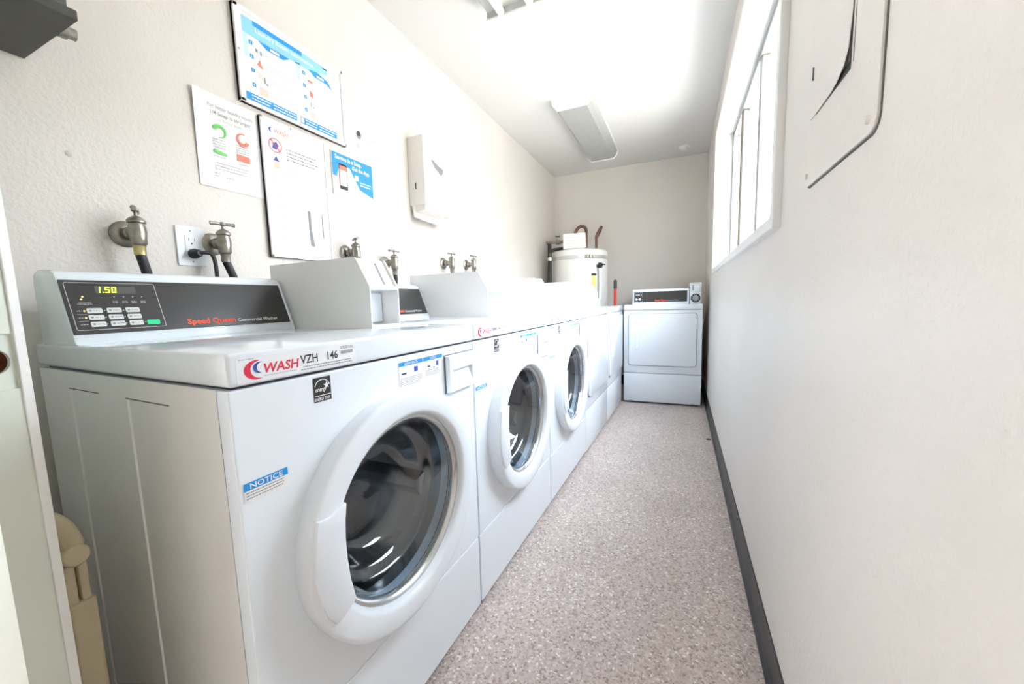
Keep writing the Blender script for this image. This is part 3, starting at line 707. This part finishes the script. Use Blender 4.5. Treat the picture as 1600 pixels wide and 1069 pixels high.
# slightly bowed sheet
g = G(); N = 12
vs = []
for j in range(2):
    for i in range(N+1):
        y = .992+.250*i/N; vs.append((.0155+.004*math.sin(PI*i/N)**2*(1 if j == 0 else .2), y, 1.228 if j == 0 else 1.466))
vs += [(a-.0004, b, c) for a, b, c in vs]; M = 2*(N+1)
g.add(vs, [(i, i+1, N+2+i, N+1+i) for i in range(N)]+[(M+i+N+1, M+N+2+i, M+i+1, M+i) for i in range(N)])
ps = S.put(g, 'sheet', 'paper')
S.put(G().prism([(1.150, 1.272), (1.168, 1.268), (1.158, 1.340), (1.158, 1.410), (1.148, 1.412), (1.148, 1.340)], .0185, .0200, 'YZ'), 'curled_strip', 'ink_grey', ps)
S.put(G().prism([(1.214, 1.310), (1.220, 1.310), (1.219, 1.408), (1.214, 1.408)], .0185, .0195, 'YZ'), 'curled_strip', 'ink_pale', ps)
g = G()
for v in (1.44, 1.405, 1.375, 1.335, 1.29): dashes(g, 1.02, 1.07, v, .003, .0205, rag=.5)
S.put(g, 'small_print', 'ink_faint', ps)

# soap flyer, taped loosely
t = wall_thing('soap_flyer', 'white flyer with a green and a red round arrow left of the notice board', 'flyer', .875, 1.424)
S = Sheet(t); g = G(); N = 10; vs = []
for j in range(5):
    for i in range(N+1):
        y = .770+.212*i/N; z = 1.424+.303*j/4
        vs.append((.003+.010*max(0, 1-i/3.)*max(0, (j-1.5)/2.5)+.0015*math.sin(i*1.2+j), y, z))
M = len(vs); vs += [(a-.0006, b, c) for a, b, c in vs]; n = N+1
fs = [(k*n+i, k*n+i+1, (k+1)*n+i+1, (k+1)*n+i) for k in range(4) for i in range(N)]
g.add(vs, fs+[tuple(M+q for q in f_[::-1]) for f_ in fs])
ps = S.put(g, 'sheet', 'paper', sm=60); x = .0062
S.txt('flyer_lettering', 'For better laundry results', .810, 1.682, x+.004, .0165, 'ink_grey', ps, sx=.84)
S.txt('flyer_lettering', '1/4 Soap is stronger', .815, 1.661, x+.003, .0185, 'ink_grey', ps, bold=.003, sx=.88)
S.txt('flyer_lettering', 'is Better suds', .842, 1.644, x+.002, .0145, 'ink_pale', ps, sx=.9)
def arrow_ring(cu, cv, R, a0, a1):
    O = []; I = []
    for k in range(19):
        a = math.radians(a0+(a1-a0)*k/18); w_ = R*(.62-.5*k/18); O.append((cu+R*math.cos(a), cv+R*math.sin(a))); I.append((cu+(R-w_)*math.cos(a), cv+(R-w_)*math.sin(a)))
    return G().strip(O, I, x)
S.put(arrow_ring(.842, 1.612, .022, 165, -100), 'round_arrow', 'ink_green', ps)
S.put(arrow_ring(.918, 1.610, .022, -20, -290), 'round_arrow', 'ink_coral', ps)
S.put(G().poly([(.818, 1.540), (.858, 1.536), (.860, 1.543), (.822, 1.551)], x), 'colour_bar', 'ink_green', ps)
S.put(G().rect(.893, .935, 1.534, 1.556, x), 'colour_bar', 'ink_coral', ps)
g = G()
for k in range(4): dashes(g, .817, .860, 1.582-.0085*k, .003, x, rag=.2); dashes(g, .893, .938, 1.584-.0075*k, .003, x, rag=.2)
dashes(g, .817, .860, 1.526, .003, x); dashes(g, .895, .935, 1.522, .003, x)
for k in range(3): dashes(g, .822, .935, 1.506-.010*k, .0026, x)
dashes(g, .815, .830, 1.470, .004, x, rag=0); dashes(g, .815, .830, 1.462, .003, x, rag=0); dashes(g, .85, .873, 1.462, .004, x, rag=0)
S.put(g, 'small_print', 'ink_pale', ps)

# blue app sign
t = wall_thing('app_sign', 'small blue sign reading Service in a Snap right of the notice board', 'sign', 1.42, 1.518)
S = Sheet(t); ps = S.put(G().box(.0015, .0045, 1.298, 1.545, 1.518, 1.708), 'sheet', 'paper'); x = .0049
S.put(G().poly([(1.300, 1.604), (1.322, 1.600), (1.342, 1.660), (1.400, 1.655), (1.455, 1.572), (1.543, 1.548), (1.543, 1.706), (1.300, 1.706)], x), 'blue_field', 'ink_blue', ps)
S.txt('sign_lettering', 'Service in a Snap.', 1.318, 1.680, x+.0004, .0255, 'ink_white', ps, bold=.025, sx=.88)
S.txt('sign_lettering', 'Get the App.', 1.414, 1.654, x+.0004, .0240, 'ink_white', ps, bold=.025, sx=.88)
S.put(G().poly(rrect(1.336, 1.382, 1.550, 1.664, .006, 3), x+.0004), 'phone', 'ink_black', ps)
S.put(G().rect(1.339, 1.379, 1.566, 1.636, x+.0007), 'phone_screen', 'ink_white', ps)
S.put(G().rect(1.339, 1.379, 1.637, 1.655, x+.0007).rect(1.334, 1.336, 1.56, 1.63, x+.0007), 'picture', 'ink_coral', ps)
S.put(G().rect(1.429, 1.451, 1.610, 1.634, x+.0004), 'picture', 'ink_white', ps)
g = G()
for k in range(2): dashes(g, 1.458, 1.535, 1.604-.012*k, .005, x+.0004, rag=.1)
S.put(g, 'small_print', 'ink_white', ps)
g = G(); dashes(g, 1.310, 1.36, 1.532, .003, x); S.put(g, 'small_print', 'ink_faint', ps)

# pale sheet above the app sign
t = wall_thing('pale_sheet', 'pale white sheet with a dark oval picture above the app sign', 'paper', 1.53, 1.712)
S = Sheet(t); ps = S.put(G().box(.0002, .0010, 1.392, 1.690, 1.712, 1.938), 'sheet', 'paper'); x = .0014
S.put(G().poly([(1.474+.016*math.cos(a*PI/8), 1.834+.020*math.sin(a*PI/8)) for a in range(16)], x), 'picture', 'ink_grey', ps)
S.put(G().poly([(1.474+.014*math.cos(a*PI/8), 1.834+.018*math.sin(a*PI/8)) for a in range(0, 10)], x+.0003), 'picture', 'ink_black', ps)
S.put(G().poly([(1.468+.010*math.cos(a*PI/8), 1.782+.012*math.sin(a*PI/8)) for a in range(16)], x).rect(1.545, 1.585, 1.83, 1.836, x).rect(1.55, 1.59, 1.815, 1.819, x), 'picture', 'ink_pale', ps)
S.put(G().rect(1.595, 1.632, 1.760, 1.772, x), 'picture', 'ink_paleblue', ps)
S.put(G().rect(1.56, 1.575, 1.79, 1.796, x), 'picture', 'ink_pink', ps)

# paper towel dispenser
t = wall_thing('towel_dispenser', 'cream metal paper towel dispenser on the left wall', 'dispenser', 1.968, 1.50)
S = Sheet(t)
S.put(G().prism([(1.835, 1.578), (2.100, 1.578), (2.100, 1.955), (1.835, 1.955)], .0, .112, 'YZ', .006), 'body', 'towel_box', sm=35)
S.put(G().box(.108, .1155, 1.842, 2.093, 1.590, 1.948, .002), 'front_cover', 'towel_box')
S.put(G().box(.030, .100, 1.845, 2.09, 1.545, 1.580, .003), 'towel_tray', 'towel_box')
S.put(G().prism([(.012, 1.580), (.030, 1.580), (.030, 1.520), (.070, 1.500), (.070, 1.494), (.022, 1.514)], 1.838, 2.096, 'XZ'), 'tray_lip', 'towel_box')
S.put(G().box(.048, .052, 1.832, 1.836, 1.665, 1.700), 'lock_slot', 'ink_black')
S.put(G().poly([(1.898, 1.832), (1.915, 1.838), (1.97, 1.82), (2.02, 1.812), (2.015, 1.79), (1.995, 1.768), (1.96, 1.785), (1.925, 1.80)], .1162), 'worn_sticker', 'ink_grey')
S.put(G().rect(1.945, 1.963, 1.868, 1.883, .1162).rect(2.022, 2.028, 1.745, 1.755, .1162), 'scuff', 'ink_pale')

# ------------------------------------------------------------------ faucets, outlet, hoses
def faucet(y, z, sc, turn, label, hose_to, brass=True):
    t = thing('laundry_faucet', label, 'faucet', (XL, y, z), 0, 'hose faucets above the washers')
    G().lathe([(.0, .036), (.004, .036), (.010, .030), (.013, .016)], (0, 0, 0), 'X', 28, cap1=True).obj('wall_flange', 'nickel', t, 40)
    G().lathe([(.010, .014), (.020, .014), (.022, .018), (.034, .018), (.036, .013), (.060, .013)], (0, 0, 0), 'X', 20).obj('inlet', 'nickel', t, 40)
    X = .066
    b = G().lathe([(-.036, .0140), (-.032, .0180), (-.018, .0180), (.000, .0200), (.016, .0180), (.022, .0165), (.025, .0205), (.031, .0205), (.038, .0140), (.042, .008), (.044, .003)], (X, 0, 0), 'Z', 24, cap0=True, cap1=True)
    b.obj('body', 'nickel', t, 45)
    h = G().tube([(X, 0, .040), (X, 0, .058)], .0038, 10)
    c, s_ = math.cos(turn), math.sin(turn)
    h.lathe([(.053, .006), (.057, .009), (.063, .008), (.066, .003)], (X, 0, 0), 'Z', 14, cap1=True)
    h.tube([(X-.034*s_, -.034*c, .059), (X-.026*s_, -.026*c, .059), (X, 0, .0595), (X+.026*s_, .026*c, .059), (X+.034*s_, .034*c, .059)], [.0065, .0055, .004, .0055, .0065], 12)
    h.obj('handle', 'nickel', t, 45)
    G().lathe([(-.037, .0150), (-.040, .0135), (-.062, .0130), (-.064, .010)], (X, 0, 0), 'Z', 20, cap1=True).obj('hose_coupling', 'brass' if brass else 'nickel', t, 45)
    hx, hy = hose_to
    G().tube([(X, 0, -.062), (X, hy*.15, -.085), (X+hx*.4, hy*.55, -.135), (X+hx*.7, hy*.95, -.20), (X+hx, hy, -.30), (X+hx, hy, -.42)], .0115, 12, 6).obj('hose', 'hose_rubber', t, 50)
    return t
faucet(.568, 1.235, 1, math.radians(118), 'nickel faucet with brass coupling, left of the power outlet', (-.02, .03))
faucet(.786, 1.234, 1, math.radians(8), 'nickel faucet with T handle, right of the power outlet', (-.025, .06), False)
faucet(1.345, 1.262, 1, math.radians(118), 'faucet peeking over the nearest coin box, left of its pair', (-.02, .03), False)
faucet(1.600, 1.235, 1, math.radians(5), 'faucet just right of the nearest coin box with its hose showing', (-.025, .01), False)
faucet(2.150, 1.277, 1, math.radians(5), 'faucet above the second coin box, left of its pair', (-.02, .03), False)
faucet(2.440, 1.290, 1, math.radians(5), 'smallest looking faucet, above the far end of the second coin box', (-.02, .03), False)
# outlet
t = wall_thing('power_outlet', 'white double power outlet plate between the two nearest faucets', 'outlet', .722, 1.158)
S = Sheet(t)
S.put(G().prism(rrect(.684, .762, 1.158, 1.282, .004, 3), 0, .006, 'YZ', .0015), 'cover_plate', 'plastic_white')
S.put(G().prism(rrect(.706, .741, 1.186, 1.254, .004, 3), .0055, .0085, 'YZ'), 'receptacle', 'plastic_white')
for z in (1.236, 1.202):
    S.put(G().rect(.715, .7165, z, z+.009, .0088).rect(.7305, .732, z, z+.008, .0088).poly([(.7225+.0024*math.cos(a*PI/4), z-.008+.0024*math.sin(a*PI/4)) for a in range(8)], .0088), 'socket_slot', 'ink_black')
for z in (1.268, 1.172): S.put(G().lathe([(.006, .003), (.0075, .0015)], (0, .7235, z), 'X', 10, cap1=True), 'screw', 'ink_pale')
t = wall_thing('electric_cable', 'black plug and cord hanging from the power outlet', 'cord', .722, 1.19)
S = Sheet(t)
S.put(G().lathe([(.0095, .015), (.020, .016), (.026, .013), (.040, .012), (.046, .008)], (0, .7235, 1.196), 'X', 20, cap0=True, cap1=True), 'plug', 'black_plastic', sm=45)
S.put(G().tube([(.040, .7235, 1.196), (.050, .735, 1.198), (.054, .752, 1.194), (.054, .760, 1.165), (.052, .762, 1.10), (.050, .762, .95)], .006, 10, 6), 'cord', 'black_plastic', sm=50)
# round patched spot on the wall
S_ = G().lathe([(0, .0075), (.0010, .006), (.0014, .001)], (XL, .478, 1.423), 'X', 18, cap1=True).obj('wall_patch', 'patch_grey', None, 60)
tag(S_, 'small round grey patched spot on the near left wall', 'patch')

# dark box high on the near left wall
t = thing('wall_box', 'dark grey metal box high on the near left wall', 'box', (XL, .27, 1.62))
G().box(0, .280, -.16, .157, 0, .020, .002).obj('bottom_tray', 'dark_box', t)
G().box(0, .268, -.155, .148, .018, .42, .003).obj('housing', 'box_side', t)
G().lathe([(.155, .016), (.168, .016), (.170, .012), (.182, .012), (.184, .004)], (.190, 0, .012), 'Y', 14, cap1=True).obj('conduit_nut', 'nickel', t, 40)

# ------------------------------------------------------------------ right wall: breaker panel, painted like the wall
t = thing('breaker_panel', 'wall-coloured electrical panel cover on the right wall', 'panel', (W, .845, 1.235), PI)
# local after the half turn: X out of the wall, Y runs towards the camera
def pw(y): return .845-y
zt = 2.02
G().prism(rrect(pw(1.008)-.002, pw(.688)+.0035, -.0035, zt-1.235+.003, .0245, 5), .0, .0012, 'YZ').obj('edge_gap', 'gap_shade_dark', t)
G().prism(rrect(pw(1.010), pw(.688), 0, zt-1.235, .022, 5), .0, .0045, 'YZ', .0008).obj('cover', 'wall_paint', t)
y0_, y1_, z0_, z1_ = pw(.985), pw(.792), .128, .72
G().box(.0040, .0048, y1_+.010, y1_+.0125, z0_+.004, z1_).obj('door_gap', 'gap_shade_dark', t)
G().box(.0040, .0048, y1_-.003, y1_+.0020, z0_-.002, z1_).box(.0040, .0048, y0_+.03, y1_, z0_-.0022, z0_+.012).obj('door_gap_shade', 'gap_shade_dark', t)  # dark strips put in as shade in the gap behind the door
# little door whose lower near corner is bent outwards
ys = [y0_, y0_+.06, y1_-.075, y1_-.04, y1_]; zs = [z0_, z0_+.03, z0_+.09, z1_]
lift = {(3, 0): .004, (4, 0): .008, (4, 1): .003, (2, 0): .001, (3, 1): .001}
g = G(); n = 5; vs = [(.0062+lift.get((i, j), 0), ys[i], zs[j]+(.004 if (i, j) == (4, 0) else 0)) for j in range(4) for i in range(5)]
fs = [(k*n+i, k*n+i+1, (k+1)*n+i+1, (k+1)*n+i) for k in range(3) for i in range(4)]
M = len(vs); vs += [(a_-.0012, b_, c_) for a_, b_, c_ in vs]; fs += [tuple(M+q for q in f_[::-1]) for f_ in fs]
rim = [0, 1, 2, 3, 4, 9, 14, 19, 18, 17, 16, 15, 10, 5]
fs += [(rim[k], M+rim[k], M+rim[(k+1) % 14], rim[(k+1) % 14]) for k in range(14)]
dd = g.add(vs, fs).obj('panel_door', 'wall_paint', t)
G().box(.0065, .0085, pw(.979), pw(.976), .200, .224, .0005).obj('latch', 'gap_shade_dark', dd)
for yy, zz in ((.712, .020), (.996, .022), (.712, .60)): G().lathe([(.004, .0065), (.0085, .005), (.009, .001)], (0, pw(yy), zz), 'X', 12, cap1=True).obj('screw', 'wall_paint', t, 40)

# ------------------------------------------------------------------ ceiling
t = thing('fluorescent_light', 'lit fluorescent strip light with bare tubes at the top edge', 'ceiling light', (-.755, 1.26, CE))
G().box(-.16, .16, -.60, .61, -.045, 0, .003).obj('housing', 'fixture_metal', t)
for sx_ in (-.16, .156): pass
G().box(-.16, .16, .600, .612, -.075, 0, .002).obj('end_plate', 'fixture_metal', t)
G().box(-.16, .16, -.612, -.600, -.075, 0, .002).obj('end_plate', 'fixture_metal', t)
for xx in (-.075, .075):
    G().tube([(xx, -.575, -.075), (xx, .575, -.075)], .017, 16).obj('tube', 'tube_glow', t, 40)
    for yy in (-.585, .572): G().tube([(xx, yy, -.075), (xx, yy+.014, -.075)], .0185, 16).obj('tube_cap', 'fixture_metal', t, 40); G().box(xx-.012, xx+.012, yy, yy+.012, -.10, -.04, .003).obj('lamp_holder', 'plastic_white', t)
t = thing('fluorescent_light', 'unlit ceiling light with grey wraparound lens near the back wall', 'ceiling light', (-.755, 3.50, CE))
prof = [(-.150, -.012), (-.135, -.050), (-.105, -.078), (.105, -.078), (.135, -.050), (.150, -.012)]
G().prism(prof, -.59, .59, 'XZ').obj('lens', 'lens', t)
G().box(-.16, .16, -.60, .60, -.014, 0, .002).obj('housing', 'fixture_white', t)
pe = [(-.158, 0), (-.150, -.045), (-.115, -.084), (.115, -.084), (.150, -.045), (.158, 0)]
G().prism(pe, -.612, -.588, 'XZ', .002).obj('end_cap', 'fixture_white', t)
G().prism(pe, .588, .612, 'XZ', .002).obj('end_cap', 'fixture_white', t)
t = thing('smoke_detector', 'small round white detector on the ceiling by the back wall', 'detector', (.005, 4.33, CE))
G().lathe([(0, .050), (-.010, .050), (-.014, .040)], (0, 0, 0), 'Z', 24, cap1=True).obj('base', 'fixture_white', t, 40)
G().lathe([(-.013, .036), (-.030, .030), (-.036, .015)], (0, 0, 0), 'Z', 24, cap1=True).obj('sensor', 'fixture_white', t, 40)

# ------------------------------------------------------------------ water heater corner
HX, HY, HR = -1.035, 4.23, .305
t = thing('water_heater', 'tall cream water heater with grey strap in the back left corner', 'water heater', (HX, HY, 0))
G().lathe([(.0, HR-.01), (.02, HR), (1.50, HR), (1.53, HR-.006), (1.545, HR-.03), (1.553, HR-.09), (1.556, .01)], (0, 0, 0), 'Z', 64, cap0=True, cap1=True).obj('tank', 'tank', t, 40)
G().lathe([(1.438, HR+.001), (1.440, HR+.004), (1.476, HR+.004), (1.478, HR+.001)], (0, 0, 0), 'Z', 64).obj('strap', 'strap_metal', t, 40)
a_ = math.radians(-62)
g = G(); 
for k in range(3):
    b_ = a_+.10*k; c, s_ = math.cos(b_), math.sin(b_); g.box((HR+.004)*c-.018, (HR+.004)*c+.018, (HR+.006)*s_-.016, (HR+.006)*s_+.016, 1.440, 1.474, .003)
g.obj('strap_buckle', 'steel', t)
# vertical dark insulated pipe and valve on the left
G().tube([(-.262, -.245, 0), (-.262, -.245, 1.50), (-.262, -.235, 1.535), (-.22, -.17, 1.565), (-.02, -.10, 1.585)], [.022, .022, .018, .016, .015], 14, 5).obj('insulated_pipe', 'insulation', t, 50)
G().tube([(-.262, -.245, 1.44), (-.262, -.245, 1.475)], .028, 14).obj('pipe_clamp', 'steel', t, 40)
g = G().tube([(-.36, -.05, 1.66), (-.03, -.05, 1.66)], .016, 14).lathe([(-.02, .026), (.03, .026)], (-.23, -.05, 1.66), 'X', 16, True, True).tube([(-.23, -.05, 1.66), (-.23, -.05, 1.715)], .010, 10)
g.tube([(-.335, -.05, 1.66), (-.335, -.05, 1.60)], .014, 12)
g.obj('shutoff_valve', 'nickel', t, 45)
G().lathe([(1.715, .018), (1.722, .028), (1.732, .028), (1.738, .016)], (-.23, -.05, 0), 'Z', 14, True, True).obj('valve_handle', 'nickel', t, 40)
G().tube([(-.03, -.05, 1.55), (-.035, -.05, 1.70), (-.01, -.05, 1.775), (.04, -.05, 1.805), (.085, -.05, 1.775), (.09, -.05, 1.70), (.09, -.05, 1.55)], .017, 14, 6).obj('flex_pipe', 'copper', t, 50)
G().tube([(.20, -.05, 1.55), (.20, -.05, 1.66), (.205, -.04, 1.69), (.225, -.02, 1.74), (.245, .0, 1.79)], [.013, .015, .020, .020, .014], 14, 6).obj('flex_pipe', 'copper', t, 50)
# relief valve with its white discharge pipe
c, s_ = math.cos(math.radians(-38)), math.sin(math.radians(-38))
px_, py_ = (HR+.035)*c, (HR+.035)*s_
G().tube([((HR-.01)*c, (HR-.01)*s_, 1.36), (px_+.02, py_-.02, 1.36)], .018, 12).tube([(px_, py_, 1.335), (px_, py_, 1.39)], .020, 12).tube([(px_, py_, 1.385), (px_+.055, py_-.02, 1.365)], .006, 8).obj('relief_valve', 'black_plastic', t, 45)
G().tube([(px_, py_, 1.335), (px_, py_, 1.02), (px_-.012, py_, .96), (px_-.012, py_, .10)], .014, 12, 4).obj('discharge_pipe', 'plastic_white', t, 50)
def curved_label(a0, a1, z0, z1, name, m, r=HR+.0012):
    g = G(); n = 8; vs = []
    for z in (z0, z1):
        for i in range(n+1): a = math.radians(a0+(a1-a0)*i/n); vs.append((r*math.cos(a), r*math.sin(a), z))
    g.add(vs, [(i, i+1, n+2+i, n+1+i) for i in range(n)]); return g.obj(name, m, t)
curved_label(-52, -43, 1.08, 1.285, 'yellow_label', 'yellow_label'); curved_label(-53, -42, 1.262, 1.285, 'label_header', 'ink_black', HR+.002)
curved_label(-78, -62, .98, 1.10, 'warning_label', 'paper'); curved_label(-75, -65, 1.062, 1.076, 'warning_print', 'ink_red', HR+.002); curved_label(-75, -66, 1.03, 1.036, 'warning_print', 'ink_pink', HR+.002)
# card on top of the tank
t = thing('card_sign', 'white card leaning on top of the water heater', 'card', (HX+.005, HY-.235, 1.553))
G().prism([(-.120, 0), (.125, 0), (.118, .150), (-.118, .156)], -.0015, .0015, 'XZ').obj('card', 'paper', t)
g = G()
for k in range(3): dashes(g, -.085, .085, .110-.030*k, .007, -.0021, 'XZ')
g.obj('card_print', 'ink_pink', t)
# red pole beside the heater
t = thing('red_pole', 'thin red pole with a black tip standing beside the water heater', 'pole', (HX+.435, HY-.30, 0))
G().tube([(0, .0, 0), (0, 0, 1.12)], .014, 12).obj('shaft', 'red_paint', t, 40)
G().lathe([(1.115, .017), (1.19, .017), (1.205, .009)], (0, 0, 0), 'Z', 14, True, True).obj('tip', 'black_plastic', t, 40)

# ------------------------------------------------------------------ folded beige frame between door and washer
t = thing('folding_chair', 'beige plastic folded chair between the open door and the nearest washer', 'chair', (-1.00, .268, 0))
G().box(-.034, 0, -.0185, .0190, 0, .488, .006, 3).obj('leg', 'beige_plastic', t, 40)
for y0_, y1_ in ((-.0180, -.0020), (.0010, .0140)): G().box(-.030, -.004, y0_, y1_, .470, .563, .004, 2).obj('leg_prong', 'beige_plastic', t, 40)
G().lathe([(-.034, .0165), (-.004, .0165), (-.003, .0190), (.006, .0190), (.009, .0160)], (0, -.001, .580), 'X', 32, cap0=True, cap1=True).obj('hinge_cap', 'beige_plastic', t, 40)
G().tube([(-.016, .003, .592), (-.016, -.004, .622), (-.018, -.020, .652), (-.022, -.055, .678), (-.030, -.072, .684)], [.0150, .0155, .0150, .0145, .0145], 16, 5).obj('arm_tube', 'beige_plastic', t, 50)
G().box(-.075, -.045, -.034, -.004, 0, .575, .005, 2).obj('rear_leg', 'beige_plastic', t, 40)
G().box(-.060, -.018, -.026, -.010, .560, .600, .004, 2).obj('hinge_arm', 'beige_plastic', t, 40)

# ------------------------------------------------------------------ crumbs on the floor
o = G().prism([(.185, 2.95), (.20, 2.945), (.215, 2.957), (.198, 2.966)], 0.0, .006, 'XY').obj('leaf_scrap', 'hole_brown'); tag(o, 'dark brown scrap on the floor by the right baseboard', 'scrap')
o = G().prism([(-.44, 3.29), (-.425, 3.288), (-.422, 3.302), (-.436, 3.308)], 0.0, .006, 'XY').obj('lint_scrap', 'paper'); tag(o, 'tiny white scrap on the floor before the back dryer', 'scrap')
